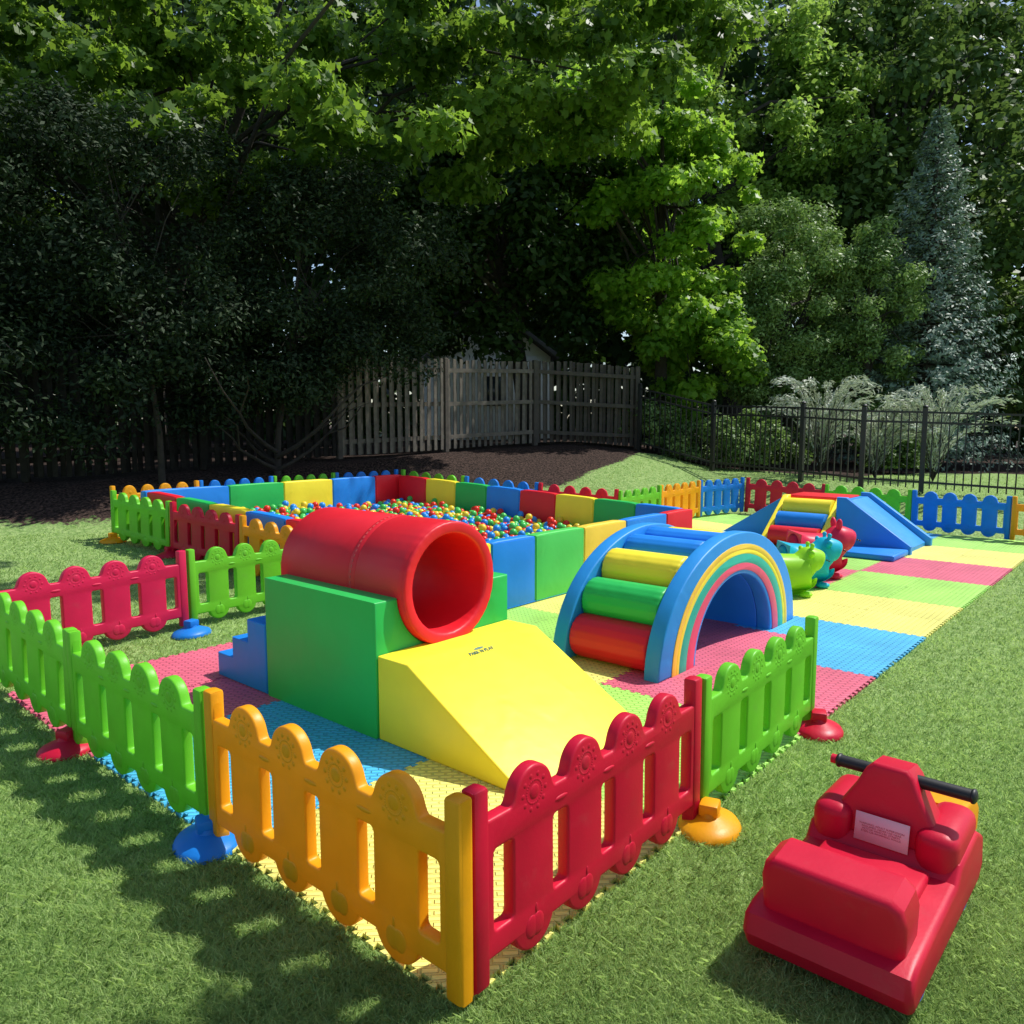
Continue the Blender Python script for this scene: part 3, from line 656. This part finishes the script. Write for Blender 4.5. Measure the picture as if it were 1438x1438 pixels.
# ---------------------------------------------------------------- metal fence
cols_=[(897,17.3),(1000,16.3),(1125,14.6),(1210,13.75),(1295,13.2),(1480,12.3)]
ip=[vw((c-719)/1100*y,y) for c,y in cols_]
root=thing("metal_fence","black metal rail fence beside lawn and shrubs","metal fence",(ip[2][0],ip[2][1],.5)); r0=Vector(root.location)
for s,(a,b) in enumerate(zip(ip,ip[1:])):
    L_=math.hypot(b[0]-a[0],b[1]-a[1]); tt=math.atan2(b[1]-a[1],b[0]-a[0]); za,zb=T(*a),T(*b)
    bm=bmesh.new(); box_into(bm,0,0,.70,.08,.08,1.44,.004,1); ell_into(bm,(0,0,1.44),(.05,.05,.03),10,6); obj("post",bm_mesh(bm,ang=40),root,M_iron,(a[0]-r0.x,a[1]-r0.y,za-r0.z),(0,0,tt))
    bm=bmesh.new(); n=int(L_/.115)
    for k in range(1,n):
        t=k/n; x=a[0]+(b[0]-a[0])*t; y=a[1]+(b[1]-a[1])*t; z=za+(zb-za)*t
        box_into(bm,x-r0.x,y-r0.y,z-r0.z+.07+.64,.02,.02,1.27,0,1,Matrix.Rotation(tt,3,'Z'))
    for zr in (.18,1.18,1.35):
        box_into(bm,(a[0]+b[0])/2-r0.x,(a[1]+b[1])/2-r0.y,(za+zb)/2-r0.z+zr,L_,.035,.035,0,1,Matrix.Rotation(tt,3,'Z')@Matrix.Rotation(-math.atan2(zb-za,L_),3,'Y'))
    obj("rail_section",bm_mesh(bm,ang=30),root,M_iron)

# ---------------------------------------------------------------- neighbour's white building
u,v=vw(-.9,26); root=thing("white_house","white sided house behind the trees","house",(u,v,1.1),(0,0,A-math.pi/2+.25))
obj("wall",rbox(3.6,3,2.6,.01,1,(0,0,1.3)),root,M_white)
pr=[(-2.0,2.5),(0,3.9),(2.0,2.5),(2.0,2.65),(0,4.05),(-2.0,2.65)]
obj("roof",prism(pr,[],3.5,.01,'uz',1),root,M_roof)
obj("gable",prism([(-1.78,2.601),(1.78,2.601),(0,3.85)],[],2.98,.005,'uz',1),root,M_white)
obj("window",rbox(.7,.05,.9,.005,1),root,M_glass,(0,-1.52,1.5))

# ---------------------------------------------------------------- trees
ND=NEEDLE*[1.7,1]
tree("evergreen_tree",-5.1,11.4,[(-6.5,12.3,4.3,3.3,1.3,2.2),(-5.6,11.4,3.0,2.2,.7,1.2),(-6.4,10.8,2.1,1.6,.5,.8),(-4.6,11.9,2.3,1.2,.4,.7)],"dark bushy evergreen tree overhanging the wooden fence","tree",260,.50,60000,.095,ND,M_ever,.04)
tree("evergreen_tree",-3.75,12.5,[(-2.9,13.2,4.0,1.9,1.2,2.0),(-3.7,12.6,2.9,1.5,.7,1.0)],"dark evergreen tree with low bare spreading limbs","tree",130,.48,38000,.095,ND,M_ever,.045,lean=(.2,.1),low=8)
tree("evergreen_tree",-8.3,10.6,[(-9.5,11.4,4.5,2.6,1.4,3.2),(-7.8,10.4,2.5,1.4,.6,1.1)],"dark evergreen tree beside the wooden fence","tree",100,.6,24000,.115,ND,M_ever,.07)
tree("maple_tree",-7.5,16.6,[(-3.6,15.0,7.7,6.2,2.2,2.1),(.8,15.0,8.1,3.2,1.6,1.9),(-9,15,8.1,4,2.5,2.7),(-3.2,12.4,6.1,2.8,.9,.55),(1.0,9.4,8.3,1.7,1.2,.6)],"large maple tree with sunlit spreading branches","tree",230,.62,40000,.18,MAPLE,M_mid,.18,flat=.45,tc=(-4,15,7.5))  # last lobe is an out-of-view limb added to shade the left lawn
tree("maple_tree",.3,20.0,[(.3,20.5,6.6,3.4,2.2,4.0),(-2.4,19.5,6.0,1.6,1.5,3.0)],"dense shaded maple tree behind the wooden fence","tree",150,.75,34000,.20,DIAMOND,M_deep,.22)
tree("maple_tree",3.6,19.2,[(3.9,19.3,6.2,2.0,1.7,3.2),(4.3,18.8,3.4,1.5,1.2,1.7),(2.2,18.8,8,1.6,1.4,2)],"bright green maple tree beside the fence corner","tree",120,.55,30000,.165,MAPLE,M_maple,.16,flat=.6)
tree("maple_tree",6.8,1.4,[(2.5,3.6,6.0,.9,.55,.35),(1.5,3.9,6.4,.5,.4,.3),(6.0,.9,7.0,2.0,1.6,1.3)],"unseen maple tree added to cast dappled shade on the lawn","tree",60,.40,7500,.13,MAPLE,M_maple,.16,flat=.5,tc=(6.0,.9,6.5))  # added out of view, lobes placed to dapple the lower-left grass
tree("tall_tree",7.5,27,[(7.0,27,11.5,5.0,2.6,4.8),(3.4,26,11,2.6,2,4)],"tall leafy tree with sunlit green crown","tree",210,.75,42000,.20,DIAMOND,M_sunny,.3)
tree("evergreen_tree",7.2,20.6,[(7.2,20.5,4.3,1.75,1.4,3.2),(6.3,19.6,3.2,1.0,1.0,2.3)],"rounded green evergreen tree behind metal fence","tree",130,.45,40000,.115,ND,M_ever2,.16)
tree("evergreen_tree",8.9,20.0,[(8.9,20.0,3.8,1.3,1.1,2.9)],"smaller rounded evergreen beside a blue spruce","tree",70,.4,24000,.115,ND,M_ever2,.12)
tree("broadleaf_tree",15.6,23,[(15.6,23,6.0,2.6,1.8,5)],"green broadleaf tree beyond the metal fence","tree",70,.9,14000,.24,DIAMOND,M_mid2,.2)
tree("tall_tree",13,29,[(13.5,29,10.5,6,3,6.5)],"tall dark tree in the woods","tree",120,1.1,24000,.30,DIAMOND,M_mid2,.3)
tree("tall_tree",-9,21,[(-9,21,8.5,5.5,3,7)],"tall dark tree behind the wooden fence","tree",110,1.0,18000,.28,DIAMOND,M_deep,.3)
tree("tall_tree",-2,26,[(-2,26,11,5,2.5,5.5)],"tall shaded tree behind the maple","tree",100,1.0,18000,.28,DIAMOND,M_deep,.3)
# blue spruce
def spruce(X,Y,Ht,R0,label):
    u,v=vw(X,Y); z0=Tv(X,Y); root=thing("blue_spruce",label,"tree",(u,v,z0))
    P=[];Nn=[];bm=bmesh.new(); tube(bm,[(0,0,-.1),(0,0,Ht*.5),(0,0,Ht)],[.16,.10,.02],8)
    z=.5
    while z<Ht-.15:
        rr=R0*(1-z/Ht)**.75*random.uniform(.85,1.12); nb=int(9+6*(1-z/Ht)); ph=random.uniform(0,6.28)
        for k in range(nb):
            a=ph+2*math.pi*k/nb+random.uniform(-.2,.2); L_=rr*random.uniform(.65,1.2); m=int(34*L_/R0*2+10)
            t=np.sqrt(rng.uniform(.02,1,m)); wd=.22*L_*(1-t)+.05
            lat=rng.normal(0,1,m)*wd
            x=math.cos(a)*t*L_-math.sin(a)*lat; y=math.sin(a)*t*L_+math.cos(a)*lat
            zz=z+ -.20*t*L_+.16*(t**3)*L_+rng.normal(0,.04,m)-abs(lat)*.3
            P.append(np.stack([x,y,zz],1)); Nn.append(np.stack([x*.6,y*.6,np.full(m,.8)],1))
            if k%2==0: tube(bm,[(0,0,z),(math.cos(a)*L_*.9,math.sin(a)*L_*.9,z-.08*L_)],[.025,.006],5)
        z+=.17
    P=np.concatenate(P);Nn=np.concatenate(Nn)
    obj("crown",leaves(P,Nn,.14,NEEDLE*[1.5,1],M_spruce,"crown",.8),root); obj("trunk",bm_mesh(bm),root,M_bark)
spruce(10.8,20.8,9.2,2.7,"tall blue spruce tree with silvery needles")
def shrub(X,Y,rx,ry,rz,n,ls,mat,label,shape=DIAMOND):
    z=Tv(X,Y); tree("shrub",X,Y,[(X,Y,z+rz*.75,rx,ry,rz)],label,"shrub",26,.26,n,ls,shape,mat,.03,flat=.9)
for X,Y,rx,rz in [(3.1,18.0,.8,.6),(4.2,17.5,.9,.65),(5.1,17.2,.7,.7)]: shrub(X,Y,rx,.6,rz,6500,.10,M_ever2,"rounded green shrub behind the metal fence")
for X,Y,rx,rz in [(6.3,18.0,.9,.5),(8.7,18.0,.9,.5)]: shrub(X,Y,rx,.6,rz,6000,.10,M_mid2,"green shrub in the bed behind the metal fence")
def spray(X,Y,Ht,R0,label,ns_=44):
    u,v=vw(X,Y); z0=Tv(X,Y); root=thing("feathery_grass_clump",label,"ornamental grass",(u,v,z0))
    P=[];N_=[];T_=[];bm=bmesh.new()
    for k in range(ns_):
        a=random.uniform(0,6.28); L_=random.uniform(.35,1)*R0; h=Ht*random.uniform(.55,1.05)
        t=np.linspace(.10,1,110); x=math.cos(a)*L_*t**1.5; y=math.sin(a)*L_*t**1.5; z=h*(1.75*t-.85*t**2.6)
        c=np.stack([x,y,z],1); tg=np.gradient(c,axis=0); tg=norm(tg)
        w=(.012+.028*t)[:,None]
        P.append(c+rng.normal(0,1,(110,3))*w); T_.append(tg); N_.append(np.stack([-y,x,np.full(110,.5)],1))
        tube(bm,[(0,0,0),tuple(c[34]),tuple(c[70]),tuple(c[-1])],[.010,.007,.005,.002],4)
    obj("plumes",leaves(np.concatenate(P),np.concatenate(N_),.12,NEEDLE*[.9,1],M_silver,"foliage",axis=np.concatenate(T_)),root); obj("stem",bm_mesh(bm),root,M_bark)
for X,Y,h,r in [(6.3,16.0,2.05,1.5),(7.5,16.2,1.6,1.3),(8.5,15.8,1.95,1.4)]: spray(X,Y,h,r,"silvery feathery grass clump with arching plumes")
# far-off woods
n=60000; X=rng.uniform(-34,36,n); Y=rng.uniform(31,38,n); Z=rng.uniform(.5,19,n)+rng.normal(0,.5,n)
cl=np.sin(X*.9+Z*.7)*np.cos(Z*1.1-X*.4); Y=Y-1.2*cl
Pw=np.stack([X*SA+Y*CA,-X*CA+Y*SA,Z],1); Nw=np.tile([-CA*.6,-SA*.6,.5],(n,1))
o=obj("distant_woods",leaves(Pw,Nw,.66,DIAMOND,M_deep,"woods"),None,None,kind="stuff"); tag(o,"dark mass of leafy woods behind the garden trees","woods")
tb=bmesh.new()
for k in range(26):
    X=-32+k*2.6+random.uniform(-.8,.8); Y=32+random.uniform(0,4); u,v=vw(X,Y); tube(tb,[(u,v,0),(u+.2,v,8),(u,v+.2,16)],[.28,.2,.06],7)
o2=obj("woods_trunks",bm_mesh(tb),None,M_bark,kind="stuff"); tag(o2,"brown trunks standing in the distant woods","tree trunks")

# ---------------------------------------------------------------- grass blades
n=500000; q=rng.uniform(1/17.5,1/1.65,n); Y=1/q; X=Y*rng.uniform(-.77,.77,n)
Ug=X*SA+Y*CA; Vg=-X*CA+Y*SA
onmat=((Ug>1.40)&(Ug<4.5)&(Vg>1.40)&(Vg<5.13))|((Ug>=4.4)&(Ug<12.5)&(Vg>1.40)&(Vg<4.5))|((Ug>8.1)&(Ug<12.5)&(Vg>4.4)&(Vg<6.35))|((Ug>4.0)&(Ug<8.2)&(Vg>4.3)&(Vg<9.4))
k=~onmat&(mulch(Ug,Vg)<.4); Ug=Ug[k];Vg=Vg[k];Y=Y[k]; n=len(Ug); Zg=terrain(Ug,Vg)
patch=.5+.25*np.sin(Ug*7.1+1.3*np.sin(Vg*5.3))+.25*np.sin(Vg*9.7+1.1*np.sin(Ug*6.1))
hh=(.013+.020*rng.uniform(0,1,n)**1.6)*(.75+.5*patch); wd=.0012*np.maximum(1,Y/2.4)
a=rng.uniform(0,6.283,n); ca,sa=np.cos(a),np.sin(a); ln=rng.uniform(.3,1.6,n)*hh; la=rng.uniform(0,6.283,n)
dx,dy=np.cos(la)*ln,np.sin(la)*ln
b0=np.stack([Ug-ca*wd,Vg-sa*wd,Zg-.003],1); b1=np.stack([Ug+ca*wd,Vg+sa*wd,Zg-.003],1)
m0=np.stack([Ug+dx*.35-ca*wd*.8,Vg+dy*.35-sa*wd*.8,Zg+hh*.6],1); m1=np.stack([Ug+dx*.35+ca*wd*.8,Vg+dy*.35+sa*wd*.8,Zg+hh*.6],1)
tp=np.stack([Ug+dx,Vg+dy,Zg+hh*.98],1)
V=np.stack([b0,b1,m1,tp,m0],1).reshape(-1,3)
gm=poly_mesh("grass",V,5,M_grass,np.clip(.25+.5*patch+rng.normal(0,.25,n),0,1))
o=obj("grass",gm,None,None,kind="stuff"); tag(o,"short mown green lawn grass","grass")

# ---------------------------------------------------------------- light, sky, camera
sd=Vector((.90,-.44,0)).normalized(); el=math.radians(55)
S=Vector((sd.x*math.cos(el),sd.y*math.cos(el),math.sin(el)))
l=bpy.data.lights.new("sun",'SUN'); l.energy=5.0; l.angle=math.radians(.53); l.color=(1,.97,.91)
lo=bpy.data.objects.new("sun",l); C.objects.link(lo); lo.rotation_euler=S.to_track_quat('Z','Y').to_euler()
w=bpy.data.worlds.new("World"); bpy.context.scene.world=w; w.use_nodes=True; nt=w.node_tree
bg=nt.nodes["Background"]; sk=nt.nodes.new("ShaderNodeTexSky"); sk.sky_type='NISHITA'; sk.sun_disc=False; sk.sun_elevation=el; sk.sun_rotation=math.atan2(S.x,S.y)
nt.links.new(sk.outputs[0],bg.inputs[0]); bg.inputs[1].default_value=.15
vs=bpy.context.scene.view_settings; vs.view_transform='Standard'; vs.look='None'; vs.exposure=0; vs.gamma=1
cam=bpy.data.cameras.new("camera"); cam.sensor_width=36; cam.lens=1100/1438*36; cam.clip_end=600; cam.clip_start=.05
co=bpy.data.objects.new("camera",cam); C.objects.link(co); co.location=(0,0,H)
fx,fy=vw(0,1); d=Vector((fx*math.cos(PITCH),fy*math.cos(PITCH),-math.sin(PITCH)))
co.rotation_euler=d.to_track_quat('-Z','Y').to_euler()
bpy.context.scene.camera=co
